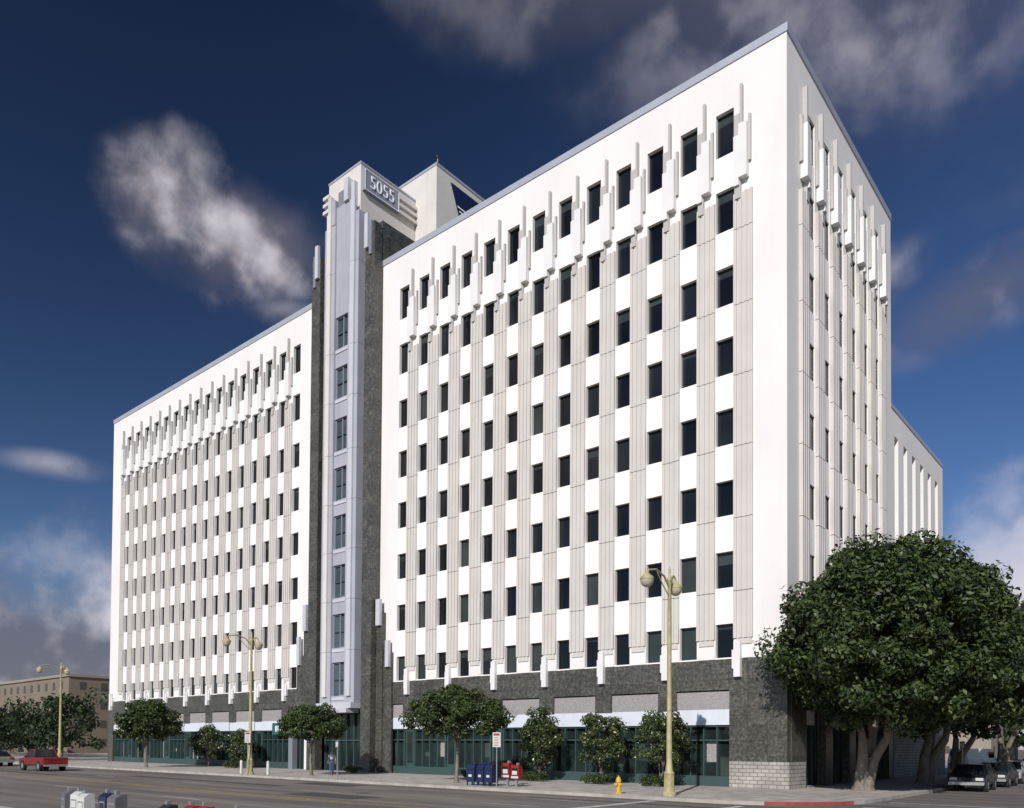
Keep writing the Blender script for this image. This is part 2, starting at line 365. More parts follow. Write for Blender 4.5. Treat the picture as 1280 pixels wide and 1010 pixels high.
# ------------------------------------------------------------------ ground
def asphalt():
    m,nt,b=newmat('asphalt'); geo=nt.nodes.new('ShaderNodeNewGeometry')
    n=nt.nodes.new('ShaderNodeTexNoise'); n.inputs['Scale'].default_value=.5; n.inputs['Detail'].default_value=8
    mp=nt.nodes.new('ShaderNodeMapping'); mp.inputs['Scale'].default_value=(.12,1.4,1)
    nt.links.new(geo.outputs['Position'],mp.inputs[0]); nt.links.new(mp.outputs[0],n.inputs['Vector'])
    n2=nt.nodes.new('ShaderNodeTexNoise'); n2.inputs['Scale'].default_value=25; n2.inputs['Detail'].default_value=4; nt.links.new(geo.outputs['Position'],n2.inputs['Vector'])
    cr=nt.nodes.new('ShaderNodeValToRGB'); cr.color_ramp.elements[0].position=.35; cr.color_ramp.elements[0].color=(.088,.076,.066,1); cr.color_ramp.elements[1].position=.65; cr.color_ramp.elements[1].color=(.19,.167,.145,1)
    nt.links.new(n.outputs['Fac'],cr.inputs[0])
    mr=nt.nodes.new('ShaderNodeMapRange'); mr.inputs[3].default_value=.7; mr.inputs[4].default_value=1.3; nt.links.new(n2.outputs['Fac'],mr.inputs[0])
    mx=nt.nodes.new('ShaderNodeMix'); mx.data_type='RGBA'; mx.blend_type='MULTIPLY'; mx.inputs['Factor'].default_value=1
    nt.links.new(cr.outputs[0],mx.inputs['A']); nt.links.new(mr.outputs[0],mx.inputs['B']); nt.links.new(mx.outputs['Result'],b.inputs['Base Color'])
    b.inputs['Roughness'].default_value=.85; return m
M['asphalt']=asphalt()
M['dirt']=mat('ground_cover',(.16,.14,.11),.95,var=.4,scale=.05)
M['yellow']=mat('road_paint_yellow',(.50,.33,.06),.7,var=.5,scale=3,detail=8)
M['white']=mat('road_paint_white',(.55,.54,.52),.7,var=.45,scale=3,detail=8)
M['redkerb']=mat('red_kerb_paint',(.30,.06,.04),.8,var=.3,scale=2)
M['patch']=mat('asphalt_patch',(.055,.050,.046),.9,var=.3,scale=4)
M['iron']=mat('cast_iron',(.05,.045,.04),.6,var=.3,scale=9)
g=Part(); g.poly([(-1500,-1500,-.16),(1500,-1500,-.16),(1500,1500,-.16),(-1500,1500,-.16)],'dirt'); g.build('ground')
rd=Part(); rd.poly([(-600,-30.5,-.14),(300,-30.5,-.14),(300,-10.2,-.14),(-600,-10.2,-.14)],'asphalt'); 
rd.poly([(5.5,-10.2,-.14),(17,-10.2,-.14),(17,400,-.14),(5.5,400,-.14)],'asphalt')
rd.poly([(-.2,-10.2,-.14),(5.5,-10.2,-.14),(5.5,-4.5,-.14),(-.2,-4.5,-.14)],'asphalt')
rd.poly([(-100,-10.2,-.14),(-87,-10.2,-.14),(-87,400,-.14),(-100,400,-.14)],'asphalt')
for x0,x1,y0,y1 in ((-40,-22,-15.4,-14.6),(-16,-11,-19,-17.2),(-7,5,-12.6,-12.2),(-60,-44,-18.3,-17.7),(-24,-19,-13,-11.4)): rd.poly([(x0,y0,-.137),(x1,y0,-.137),(x1,y1,-.137),(x0,y1,-.137)],'patch')
for x,y in ((-14,-15.9),(-2,-17.8),(-33,-19)): rd.poly([(x+.36*math.cos(a*math.pi/8),y+.36*math.sin(a*math.pi/8),-.132) for a in range(16)],'iron')
rd.build('road')
mk=Part()
def strip(x0,x1,y0,y1,k): mk.poly([(x0,y0,-.134),(x1,y0,-.134),(x1,y1,-.134),(x0,y1,-.134)],k)
strip(-400,-2,-20.28,-20.16,'yellow'); strip(-400,-2,-20.02,-19.90,'yellow'); strip(20,200,-20.28,-20.16,'yellow'); strip(20,200,-20.02,-19.9,'yellow')
for y in (-13.3,-16.6,-23.5,-27):
    x=-390
    while x<-4:
        strip(x,x+3,y,y+.11,'white'); x+=12
strip(-1.8,-1.4,-30,-10.6,'white'); strip(2.2,2.5,-30,-10.8,'white')
strip(6,17,-8.2,-7.9,'white'); strip(6,17,-4.6,-4.3,'white')
mk.build('road_markings')
def arc(cx,cy,r,a0,a1,n=10): return [(cx+r*math.cos(R(a0+(a1-a0)*i/n)),cy+r*math.sin(R(a0+(a1-a0)*i/n))) for i in range(n+1)]
def slab(pts,name,k='sidewalk'):
    p=Part(); p.prism(pts,'z',-.3,0,k); return p.build(name)
rr=5.0
slab(arc(5.5-rr,-10.2+rr,rr,-90,0)+[(5.5,120),(-86,120),(-86,-10.2)],'sidewalk')
kb=Part()
outer=[(-86,-10.21)]+arc(.5,-5.2,5.01,-90,0)+[(5.51,120)]
inner=[(-86,-10.04)]+arc(.5,-5.2,4.84,-90,0)+[(5.34,120)]
for i in range(len(outer)-1):
    k='redkerb' if 3<i<9 else 'concrete'
    a,b,c,d=outer[i],outer[i+1],inner[i+1],inner[i]
    kb.poly([(*a,.006),(*b,.006),(*c,.006),(*d,.006)],'concrete')
    kb.poly([(*a,-.15),(*b,-.15),(*b,.006),(*a,.006)],k)
kb.build('kerb')
slab([(-600,-60),(40,-60),(40,-30.5),(-600,-30.5)],'sidewalk')
slab([(17,-10.2),(60,-10.2),(60,200),(17,200)],'sidewalk')
slab([(-600,-10.2),(-100,-10.2),(-100,200),(-600,200)],'sidewalk')

# ------------------------------------------------------------------ vegetation
def leafmat(name,c):
    m,nt,b=newmat(name); b.inputs['Base Color'].default_value=(*c,1); b.inputs['Roughness'].default_value=.5; b.inputs['Specular IOR Level'].default_value=.3
    return m
M['l0']=leafmat('foliage_dark',(.018,.031,.010)); M['l1']=leafmat('foliage_mid',(.034,.054,.014)); M['l2']=leafmat('foliage_light',(.066,.090,.022))
M['lw']=leafmat('blossom',(.55,.5,.48))
M['bark']=mat('bark',(.20,.17,.14),.9,var=.4,scale=6,bump=.6,bscale=18,stretch=(1,1,.3))
def leaves(name,centers,radii,nper,size,parent,probs=(.3,.45,.25),mats=('l0','l1','l2'),clip=None):
    C=np.repeat(np.array(centers),nper,axis=0); Rr=np.repeat(np.array(radii),nper)
    n=len(C); dirs=rng.normal(size=(n,3)); dirs/=np.linalg.norm(dirs,axis=1)[:,None]
    rad=Rr*rng.uniform(.25,1,n)**.5
    pos=C+dirs*rad[:,None]*np.array([1,1,.75])
    if clip is not None:
        k=clip(pos); pos=pos[k]; dirs=dirs[k]; 
    n=len(pos)
    nrm=dirs*.8+rng.normal(size=(n,3))*.6+np.array([0,0,.35]); nrm/=np.linalg.norm(nrm,axis=1)[:,None]
    a=rng.normal(size=(n,3)); t=np.cross(nrm,a); t/=np.linalg.norm(t,axis=1)[:,None]; b=np.cross(nrm,t)
    s=size*rng.uniform(.6,1.3,n)[:,None]
    V=np.empty((n,4,3)); V[:,0]=pos-t*s; V[:,1]=pos+b*s*.5; V[:,2]=pos+t*s; V[:,3]=pos-b*s*.5
    me=bpy.data.meshes.new(name); me.vertices.add(n*4); me.vertices.foreach_set('co',V.reshape(-1))
    me.loops.add(n*4); me.loops.foreach_set('vertex_index',np.arange(n*4)); me.polygons.add(n); me.polygons.foreach_set('loop_start',np.arange(n)*4)
    for k in mats: me.materials.append(M[k])
    me.polygons.foreach_set('material_index',rng.choice(len(mats),n,p=probs).astype(np.int32)); me.update(calc_edges=True); me.validate()
    o=bpy.data.objects.new(name,me); scene.collection.objects.link(o); o.parent=parent; return o
def crown_pts(c,r,n,rmin=.45,low=-.8):
    out=[]
    while len(out)<n:
        d=rng.normal(size=3); d/=np.linalg.norm(d)
        if d[2]<low: continue
        q=rng.uniform(rmin,1)**.6
        hz=1.0 if d[2]>0 else 1.12
        out.append([c[0]+d[0]*r[0]*q*hz,c[1]+d[1]*r[1]*q*hz,c[2]+d[2]*r[2]*q])
    return out
def tree(name,x,y,cz,r,trunk_h,tr,nclump,cr,nper,size,off=(0,0),stems=1,clip=None,probs=(.3,.45,.25),mats=('l0','l1','l2'),lean=0,low=-.8,spread=1.0):
    e=root(name,(x,y,0)); t=Part()
    c=np.array([off[0],off[1],cz])
    for sdx in range(stems):
        an=2*math.pi*sdx/max(stems,1)+random.uniform(-.4,.4); sp=0 if stems==1 else .22*tr*2*spread
        bx,by=math.cos(an)*sp,math.sin(an)*sp
        mid=(bx*2.0+random.uniform(-.1,.1)+off[0]*.15+lean*.5,by*2.0+random.uniform(-.1,.1)+off[1]*.15,trunk_h*.6)
        top=(bx*4+off[0]*.35+lean,by*4+off[1]*.35,trunk_h)
        t.tube([(bx,by,-.05),(bx*1.1,by*1.1,.25),mid,top],[tr*1.5,tr,tr*.75,tr*.6],'bark',10)
        nb=6 if stems==1 else 4
        for q in range(nb):
            a=an+random.uniform(-1,1) if stems>1 else 2*math.pi*q/nb
            ex=(top[0]+math.cos(a)*r[0]*.4,top[1]+math.sin(a)*r[1]*.4,cz+random.uniform(-.1,.4)*r[2])
            m2=((top[0]*1.3+ex[0]*.7)/2,(top[1]*1.3+ex[1]*.7)/2,(top[2]+ex[2])/2+.1*r[2])
            t.tube([(top[0],top[1],top[2]-.1),m2,ex],[tr*.5,tr*.3,tr*.1],'bark',7)
    t.build('trunk',e,smooth=True)
    pts=crown_pts(c,r,nclump,low=low); rad=rng.uniform(cr*.6,cr*1.25,nclump)
    leaves('crown',pts,rad,nper,size,e,probs,mats,clip)
    return e
def clipB(ox,oy):
    def f(p): return ~((p[:,0]+ox<.35)&(p[:,1]+oy>-.35))
    return f
tree('ficus_tree',3.1,1.9,7.6,(4.7,6.1,4.45),2.6,.34,460,1.0,250,.13,off=(1.7,-1.0),stems=3,clip=clipB(3.1,1.9),low=-.95,probs=(.34,.46,.20))
tree('ficus_tree',3.5,12.5,7.1,(4.1,5.6,4.7),2.7,.36,210,1.1,200,.18,off=(1.5,0),stems=3,clip=clipB(3.5,12.5),low=-.85,probs=(.4,.4,.2))
tree('ficus_tree',3.6,20.5,7.3,(4.2,5.6,4.8),2.8,.30,150,1.2,180,.21,off=(1.5,1),stems=2,clip=clipB(3.6,20.5),low=-.75,probs=(.4,.4,.2))
tree('ficus_tree',3.8,37,8.3,(4.8,5.8,5.9),3.2,.28,130,1.4,160,.25,off=(1.4,-1),stems=2,clip=clipB(3.8,37),low=-.7,probs=(.4,.4,.2))
tree('ficus_tree',5.0,50,9.2,(5.4,6.4,7.2),3.2,.30,120,1.6,160,.28,off=(1.0,0),stems=2,low=-.7,probs=(.4,.4,.2))
tree('street_tree',-16.2,-7.4,3.85,(2.65,2.5,1.55),2.0,.12,150,.5,190,.09,lean=.1,low=-.75)
tree('street_tree',-29.95,-7.4,3.5,(2.15,2.05,1.3),1.8,.11,115,.46,170,.09,low=-.75)
tree('street_tree',-54.1,-7.4,4.0,(2.7,2.5,1.8),1.9,.12,120,.58,150,.12,stems=2,low=-.9)
def shrubtree(x,y,h,w):
    tree('oleander_shrub',x,y,h*.57,(w,w*.9,h*.38),.7,.05,75,.40,110,.085,stems=4,mats=('l0','l1','l2','lw'),probs=(.26,.42,.295,.025),low=-1)
shrubtree(-14.3,-2.2,4.6,1.2); shrubtree(-9.8,-2.2,4.4,1.35); shrubtree(-6.0,-2.2,4.5,1.4); shrubtree(-53,-2.2,3.9,1.5); shrubtree(-47.5,-2.2,3.4,1.2)
def hedge(x,y,l,w,h):
    e=root('hedge',(x,y,0)); pts=[[rng.uniform(-l/2,l/2),rng.uniform(-w/2,w/2),rng.uniform(.12,h-.12)] for _ in range(int(45*l))]
    leaves('foliage',pts,[.18]*len(pts),24,.055,e)
for x,l in ((-19.5,1.6),(-14.3,1.5),(-9.9,1.7),(-6.1,1.6),(-31.5,1.2),(-48,2.2)): hedge(x,-2.6,l,.8,.62)

# ------------------------------------------------------------------ street furniture
M['pole']=mat('lamp_post_paint',(.42,.37,.19),.55,var=.25,scale=4)
M['lens']=mat('lamp_globe',(.42,.37,.28),.3)
M['galv']=mat('galvanised_steel',(.35,.35,.35),.45,metal=.6)
M['blue']=mat('postbox_blue',(.012,.022,.07),.4,var=.2,scale=5)
M['red']=mat('red_paint',(.30,.022,.016),.4,var=.3,scale=5)
M['whitep']=mat('white_paint',(.55,.55,.53),.45,var=.15,scale=5)
M['yel']=mat('hydrant_yellow',(.60,.38,.04),.5,var=.2,scale=8)
M['black']=mat('black_rubber',(.015,.015,.015),.7)
M['carglass']=mat('car_glass',(.012,.015,.018),.06)
def street_lamp(x,y):
    e=root('street_lamp',(x,y,0)); p=Part()
    p.lathe((0,0,0),[(.30,0),(.30,.12),(.22,.2),(.20,.9),(.24,.98),(.16,1.1),(.125,1.5),(.10,5),(.08,9.25),(.11,9.3),(.11,9.42),(.05,9.5),(.05,9.8),(.015,9.95)],'pole',16)
    for i in range(8):
        a=i*math.pi/4; p.tube([(math.cos(a)*.2,math.sin(a)*.2,.2),(math.cos(a)*.19,math.sin(a)*.19,.9)],[.03,.03],'pole',5)
    for L,s in ((1.9,-1),(.55,1)):
        pts=[(0,0,9.0),(0,s*L*.25,9.45),(0,s*L*.6,9.62),(0,s*L*.92,9.5),(0,s*L,9.32)]
        p.tube(pts,[.045,.045,.04,.04,.035],'pole',8)
        p.tube([(0,0,8.6),(0,s*L*.3,9.05),(0,s*L*.6,9.6)],[.025,.025,.02],'pole',6)
        p.lathe((0,s*L,8.98),[(.05,.42),(.09,.36),(.14,.30),(.27,.2),(.30,.12),(.29,.08)],'pole',16)
        p.lathe((0,s*L,8.98),[(.28,.08),(.27,-.02),(.2,-.15),(.1,-.22),(.01,-.24)],'lens',16)
    p.build('post',e,smooth=True); return e
street_lamp(-1.6,-9.3); street_lamp(-34.3,-9.4); street_lamp(-67.9,-9.4)
def sign(x,y,rot,z0,h,w,c1='red'):
    e=root('parking_sign',(x,y,0)); e.rotation_euler[2]=R(rot); p=Part()
    p.tube([(0,0,0),(0,0,z0+h+.05)],[.03,.03],'galv',8)
    p.box(-w/2,w/2,-.045,-.033,z0,z0+h,'whitep')
    p.box(-w/2+.05,w/2-.05,-.049,-.046,z0+h*.78,z0+h-.05,c1)
    for i in range(6): p.box(-w/2+.07,w/2-.1-.03*(i%2),-.049,-.046,z0+.06+i*h*.11,z0+.085+i*h*.11,c1)
    p.build('panel',e); return e
sign(-11.5,-9.3,25,2.05,.75,.42); sign(-34.1,-9.7,25,2.2,.75,.45)
def mailbox(x,y,rot=0):
    e=root('mailbox',(x,y,0)); e.rotation_euler[2]=R(rot); p=Part()
    pr=[(-.28,.18),(.28,.18),(.28,.9)]+[(.28*math.cos(R(a)),.9+.28*math.sin(R(a))) for a in range(15,180,15)]+[(-.28,.9)]
    p.prism(pr,'x',-.25,.25,'blue')
    for a in (-.21,.21):
        for b in (-.22,.22): p.box(a-.03,a+.03,b-.03,b+.03,0,.18,'blue')
    p.box(-.2,.2,-.31,-.27,.85,1.0,'blue'); p.box(-.10,.10,-.295,-.281,.45,.58,'whitep')
    p.build('body',e,bevel=.012)
mailbox(-13.7,-8.7,8); mailbox(-13.0,-8.65,-4); mailbox(-12.4,-8.7,3)
def newsbox(x,y,k,rot=0,s=1.0):
    e=root('newspaper_box',(x,y,0)); e.rotation_euler[2]=R(rot); e.scale=(s,s,s); p=Part()
    p.box(-.06,.06,-.06,.06,0,.45,'galv'); p.box(-.2,.2,-.18,.18,0,.04,'galv')
    p.prism([(-.2,.45),(.2,.45),(.2,1.1),(.02,1.22),(-.2,1.22)],'x',-.26,.26,k)
    p.box(-.2,.2,-.215,-.201,.65,1.05,'carglass'); p.box(-.17,.17,-.222,-.216,.68,.9,'whitep'); p.box(-.24,.24,-.21,-.2,.48,.6,'whitep')
    p.box(-.19,.19,.201,.207,.6,.95,'galv'); p.box(-.16,.16,.208,.212,.66,.9,k)
    p.box(.08,.2,-.14,.0,1.22,1.34,'galv')
    p.build('case',e,bevel=.01)
newsbox(-11.6,-8.3,'red'); newsbox(-11.0,-8.3,'red',5,.92)
M['grey']=mat('grey_paint',(.13,.13,.14),.5,var=.2,scale=5)
for i,(x,k,s) in enumerate(((-7.4,'grey',.70),(-6.5,'whitep',.72),(-5.9,'whitep',.70),(-5.0,'blue',.74),(-4.3,'grey',.74),(-1.6,'black',.66),(-.9,'red',.67),(-.2,'red',.69),(1.2,'red',.70))): newsbox(x,-31.25-.08*(i%3),k,180+random.uniform(-7,7),s)
def hydrant(x,y):
    e=root('fire_hydrant',(x,y,0)); p=Part()
    p.lathe((0,0,0),[(.17,0),(.17,.06),(.11,.08),(.10,.5),(.13,.52),(.13,.58),(.12,.62),(.09,.72),(.03,.77),(.03,.82)],'yel',14)
    for a in ((1,0),(-1,0),(0,-1)): p.tube([(0,0,.42),(a[0]*.19,a[1]*.19,.42)],[.055,.065],'yel',10)
    p.build('body',e,smooth=True)
hydrant(-4.1,-9.4)
def bollard(x,y):
    e=root('bollard',(x,y,0)); p=Part(); p.lathe((0,0,0),[(.1,0),(.1,.85),(.07,.93),(.01,.96)],'whitep',12); p.build('post',e,smooth=True)
bollard(-36.4,-8.8); bollard(-33.0,-8.8)
def signpole(x,y,h,k='galv'):
    e=root('sign_post',(x,y,0)); p=Part(); p.tube([(0,0,0),(0,0,h)],[.035,.03],'galv',8); p.box(-.15,.15,-.05,-.035,h-.5,h-.02,'grey'); p.box(-.11,.11,-.055,-.051,h-.42,h-.12,'whitep'); p.build('post',e)
signpole(4.7,17,2.6); signpole(-24.5,-9.4,2.4)

# ------------------------------------------------------------------ vehicles
def car(name,x,y,rot,paint,kind='sedan'):
    key='paint_'+name+str(len(M)); M[key]=mat(key,paint,.25,spec=.6,var=.12,scale=1.5)
    e=root(name,(x,y,-.14)); e.rotation_euler[2]=R(rot)
    if kind=='sedan': L,W=4.5,1.75; low=[(-2.25,.35),(-2.2,.72),(-1.6,.92),(-.9,.95),(1.2,.96),(2.1,.9),(2.25,.7),(2.25,.35)]; cab=[(-1.15,.94),(-.45,1.40),(.85,1.42),(1.65,.95)]
    elif kind=='pickup': L,W=5.2,1.85; low=[(-2.6,.45),(-2.55,.95),(-1.35,1.08),(.4,1.1),(2.6,1.1),(2.6,.45)]; cab=[(-1.3,1.07),(-.65,1.68),(.4,1.7),(.62,1.1)]
    elif kind=='suv': L,W=4.7,1.85; low=[(-2.35,.42),(-2.3,.95),(-1.3,1.08),(2.3,1.1),(2.35,.42)]; cab=[(-1.3,1.06),(-.7,1.72),(2.0,1.74),(2.3,1.08)]
    else: L,W=5.4,2.0; low=[(-2.7,.4),(-2.65,1.0),(-2.0,1.25),(2.7,1.3),(2.7,.4)]; cab=[(-2.05,1.22),(-1.45,2.2),(-1.2,2.25),(2.65,2.25),(2.7,1.28)]
    p=Part(); h=W/2
    p.prism(low,'y',-h,h,key); p.build('body',e,bevel=.07)
    q=Part(); n=len(cab); zb=cab[0][1]; zt=max(c[1] for c in cab)
    def hw(z): return h-.06-.17*(z-zb)/(zt-zb)
    lo=[(a,-hw(z),z) for a,z in cab]; hi=[(a,hw(z),z) for a,z in cab]
    q.v+=lo+hi; gk=q.mi('carglass'); pk=q.mi(key)
    side=pk if kind=='van' else gk
    q.f+= [tuple(range(n)),tuple(range(2*n-1,n-1,-1))]; q.m+=[side,side]
    for j in range(n):
        k=(j+1)%n; q.f.append((j,k,n+k,n+j)); zz=min(cab[j][1],cab[k][1]); 
        q.m.append(pk if (zz>zt-.08 or (kind=='van' and j>0)) else gk)
    q.build('cabin',e,bevel=.03)
    r=Part()
    if kind=='van':
        for s in (-1,1):
            r.box(2.70,2.715,s*.12,s*.68,1.5,2.0,'carglass'); r.box(-1.5,-.7,s*(h-.12),s*(h-.05),1.4,1.95,'carglass')
        r.box(2.712,2.72,-.008,.008,.5,2.15,'black')
    if kind in('sedan','suv'):
        for xx in (.2,)+((1.2,) if kind=='suv' else ()):
            for s in (-1,1): r.tube([(xx,s*(hw(zb)+.005),zb),(xx,s*(hw(zt)+.005),zt-.02)],[.04,.035],key,6)
    for s in (-1,1):
        if kind!='van':
            for (pa,pb) in ((cab[0],cab[1]),(cab[-1],cab[-2])):
                r.tube([(pa[0],s*(hw(pa[1])),pa[1]),(pb[0],s*(hw(pb[1])),pb[1]-.01)],[.045,.04],key,6)
            r.tube([(cab[1][0],s*hw(zt),zt-.02),(cab[-2][0],s*hw(zt),zt-.02)],[.045,.045],key,6)
        r.box(cab[0][0]+.25,cab[0][0]+.45,s*(h-.02),s*(h+.14),zb+.02,zb+.16,key)
        for xx in (-.95,.25,1.25):
            if kind!='pickup' or xx<1: r.box(xx,xx+.012,s*(h+.001),s*(h+.006),.45,zb-.06,'black')
        r.box(-L/2+1.3,L/2-1.4,s*(h+.001),s*(h+.012),.42,.5,'black')
    if kind=='pickup':
        r.box(.75,2.5,-h+.12,h-.12,.98,1.104,'black')
    wr=.33 if kind=='sedan' else .38
    for wx in (-L/2+.85,L/2-.95):
        for s in (-1,1):
            r.tube([(wx,s*(h-.2),wr),(wx,s*(h+.01),wr)],[wr+.07,wr+.07],'black',20)
            r.tube([(wx,s*(h-.2),wr),(wx,s*(h+.02),wr)],[wr,wr],'black',20)
            r.tube([(wx,s*(h+.021),wr),(wx,s*(h+.03),wr)],[wr*.6,wr*.55],'galv',14)
    for s in (-1,1):
        r.box(-L/2-.01,-L/2+.06,s*(h-.45),s*(h-.1),.6,.75,'whitep'); r.box(L/2-.06,L/2+.015,s*(h-.4),s*(h-.06),.68,.86,'red')
    r.box(-L/2-.07,-L/2+.02,-h+.05,h-.05,.36,.52,'galv'); r.box(L/2-.02,L/2+.07,-h+.05,h-.05,.38,.54,'galv')
    r.box(-L/2-.012,-L/2+.05,-h+.5,h-.5,.58,.74,'black')
    r.build('wheels_and_trim',e)
    return e
car('pickup_truck',-54.8,-15.4,0,(.17,.011,.009),'pickup')
car('car',-70.5,-14.0,0,(.16,.15,.11),'sedan')
car('parked_car',6.6,9.5,92,(.012,.014,.018)); car('parked_car',6.7,16.0,90,(.03,.035,.04)); car('parked_car',6.6,22,90,(.30,.31,.33))
car('parked_car',6.7,28,90,(.40,.40,.40)); car('parked_car',6.7,34,90,(.02,.02,.02),'suv'); car('parked_car',6.8,41,90,(.25,.03,.03)); car('parked_car',6.7,48,90,(.4,.4,.42),'suv')
car('cargo_van',.6,44.5,250,(.8,.8,.8),'van')
for i,(x,y,c) in enumerate([(-92,-2,(.02,.02,.03)),(-104,-6,(.3,.3,.3)),(-112,-5,(.05,.02,.02)),(-96,14,(.4,.4,.4)),(-90,22,(.02,.03,.05))]): car('parked_car',x,y,80 if i>2 else 5,c)

# ------------------------------------------------------------------ pedestrian
M['skin']=mat('skin',(.45,.28,.2),.6); M['shirt']=mat('shirt_cloth',(.30,.35,.40),.85); M['jeans']=mat('jeans_cloth',(.05,.08,.17),.9); M['hair']=mat('hair',(.03,.02,.015),.7)
def skinned(name,pts,edges,rad,k,parent,sub=1):
    me=bpy.data.meshes.new(name); me.from_pydata(pts,edges,[]); me.materials.append(M[k])
    o=bpy.data.objects.new(name,me); scene.collection.objects.link(o); o.parent=parent
    md=o.modifiers.new('skin','SKIN'); md.use_smooth_shade=True
    for i,r in enumerate(rad):
        v=me.skin_vertices[0].data[i]; v.radius=(r,r) if not isinstance(r,tuple) else r
        v.use_root=(i==0)
    sm=o.modifiers.new('sub','SUBSURF'); sm.levels=sub; sm.render_levels=sub; return o
def pedestrian(x,y,rot):
    e=root('pedestrian',(x,y,0)); e.rotation_euler[2]=R(rot)
    skinned('jeans',[(0,0,.95),(.10,0,.88),(.10,.12,.5),(.10,.16,.09),(-.10,0,.88),(-.10,.0,.5),(-.10,-.2,.13),(0,0,1.03)],[(0,1),(1,2),(2,3),(0,4),(4,5),(5,6),(0,7)],[.13,.10,.07,.055,.10,.07,.055,.13],'jeans',e)
    skinned('shirt',[(0,0,1.02),(0,.0,1.2),(0,.01,1.38),(.18,0,1.40),(.23,-.08,1.15),(-.18,0,1.40),(-.23,.08,1.15),(0,.01,1.46)],[(0,1),(1,2),(2,3),(3,4),(2,5),(5,6),(2,7)],[.14,.15,.15,.07,.055,.07,.055,.065],'shirt',e)
    for s,f in ((1,-1),(-1,1)):
        pts=[(s*.23,f*.08,1.15),(s*.235,f*.05+.06,.92),(s*.235,f*.05+.08,.84)]; ed=[(0,1),(1,2)]; rd=[.045,.03,.03]
        for i in range(4):
            b=len(pts); o=(i-1.5)*.02
            pts+=[(s*.235,pts[2][1]+o,.80),(s*.23,pts[2][1]+o+.008,.765-.004*abs(i-1))]; ed+=[(2,b),(b,b+1)]; rd+=[.009,.008]
        b=len(pts); pts+=[(s*.22,pts[2][1]+.045,.84),(s*.215,pts[2][1]+.06,.81)]; ed+=[(1,b),(b,b+1)]; rd+=[.011,.009]
        skinned('arm_and_hand',pts,ed,rd,'skin',e,1)
    skinned('shoe',[(.10,.12,.05),(.10,.30,.045)],[(0,1)],[.05,.04],'black',e); skinned('shoe',[(-.10,-.24,.07),(-.10,-.08,.04)],[(0,1)],[.05,.04],'black',e)
    skinned('head',[(0,.01,1.46),(0,.015,1.55),(0,.03,1.62),(0,.02,1.70),(0,.13,1.61)],[(0,1),(1,2),(2,3),(2,4)],[.055,.06,.085,.08,.012],'skin',e)
    skinned('hair',[(0,-.01,1.64),(0,.0,1.72)],[(0,1)],[.09,.085],'hair',e)
pedestrian(-29.3,-6.2,60)

# ------------------------------------------------------------------ distance
M['bgwall']=mat('distant_wall',(.20,.165,.125),.9,var=.15,scale=.2); M['bgwall2']=mat('distant_wall_light',(.28,.245,.20),.9,var=.15,scale=.2)
M['bgwin']=mat('distant_window',(.07,.065,.055),.4)
def distant_building(x0,x1,y0,y1,h,k,rows,wsp=5):
    e=root('distant_building'); p=Part(); p.box(x0,x1,y0,y1,-.15,h,k); p.box(x0-.3,x1+.3,y0-.3,y1+.3,h,h+.5,'bgwall2')
    for r in range(rows):
        z=h*(r+.35)/rows
        x=x0+2
        while x<x1-3: p.box(x,x+wsp*.3,y0-.04,y0-.003,z,z+h/rows*.4,'bgwin'); x+=wsp
        y=y0+2
        while y<y1-3: p.box(x1+.003,x1+.04,y,y+wsp*.3,z,z+h/rows*.4,'bgwin'); y+=wsp
    p.box(x0+5,x0+12,y0+5,y0+12,h+.5,h+3,k)
    p.build('block',e)
distant_building(-260,-150,22,60,15,'bgwall',4,4)
distant_building(-145,-112,40,70,9,'bgwall2',2)
distant_building(-360,-270,-5,40,11,'bgwall2',3)
distant_building(-60,-10,120,150,10,'bgwall2',3); distant_building(20,70,90,140,9,'bgwall',2)
def treemass(name,pts,r,n,size):
    e=root(name); c=[];
    for (x,y,h) in pts:
        for _ in range(20): c.append([x+rng.normal()*3.0,y+rng.normal()*2.2,h*rng.uniform(.2,.9)])
    leaves('foliage',c,[r*rng.uniform(.6,1.2) for _ in c],n,size,e,(.85,.14,.01))
treemass('distant_trees',[(-105-i*6.5+rng.uniform(-2,2),6+rng.uniform(-4,6)+i*.3,8.8+rng.uniform(-2.5,1.2)) for i in range(20)],1.8,60,.36)
treemass('distant_trees',[(5+i*5,140+rng.uniform(-6,6),9+rng.uniform(-2,4)) for i in range(-8,12)],2.4,50,.5)

# ------------------------------------------------------------------ light + sky
AZ=20;EL=31
S=Vector((math.sin(R(AZ))*math.cos(R(EL)),-math.cos(R(AZ))*math.cos(R(EL)),math.sin(R(EL))))
sl=bpy.data.lights.new('sun','SUN'); sl.energy=4.5; sl.angle=R(.5); sl.color=(1,.96,.91)
so=bpy.data.objects.new('sun',sl); scene.collection.objects.link(so); so.rotation_euler=S.to_track_quat('Z','Y').to_euler(); so.location=(0,-60,60)
w=bpy.data.worlds.new('World'); scene.world=w; w.use_nodes=True; nt=w.node_tree; nt.nodes.clear()
N=lambda t:nt.nodes.new(t); Lk=nt.links.new
out=N('ShaderNodeOutputWorld'); bg=N('ShaderNodeBackground'); bg.inputs[1].default_value=.10; Lk(bg.outputs[0],out.inputs[0])
sky=N('ShaderNodeTexSky'); sky.sky_type='NISHITA'; sky.sun_disc=False; sky.sun_elevation=R(EL); sky.sun_rotation=R(180-AZ); sky.dust_density=.4; sky.ozone_density=2.5; sky.air_density=1
tc=N('ShaderNodeTexCoord'); nrm=N('ShaderNodeVectorMath'); nrm.operation='NORMALIZE'; Lk(tc.outputs['Generated'],nrm.inputs[0]); D=nrm.outputs[0]
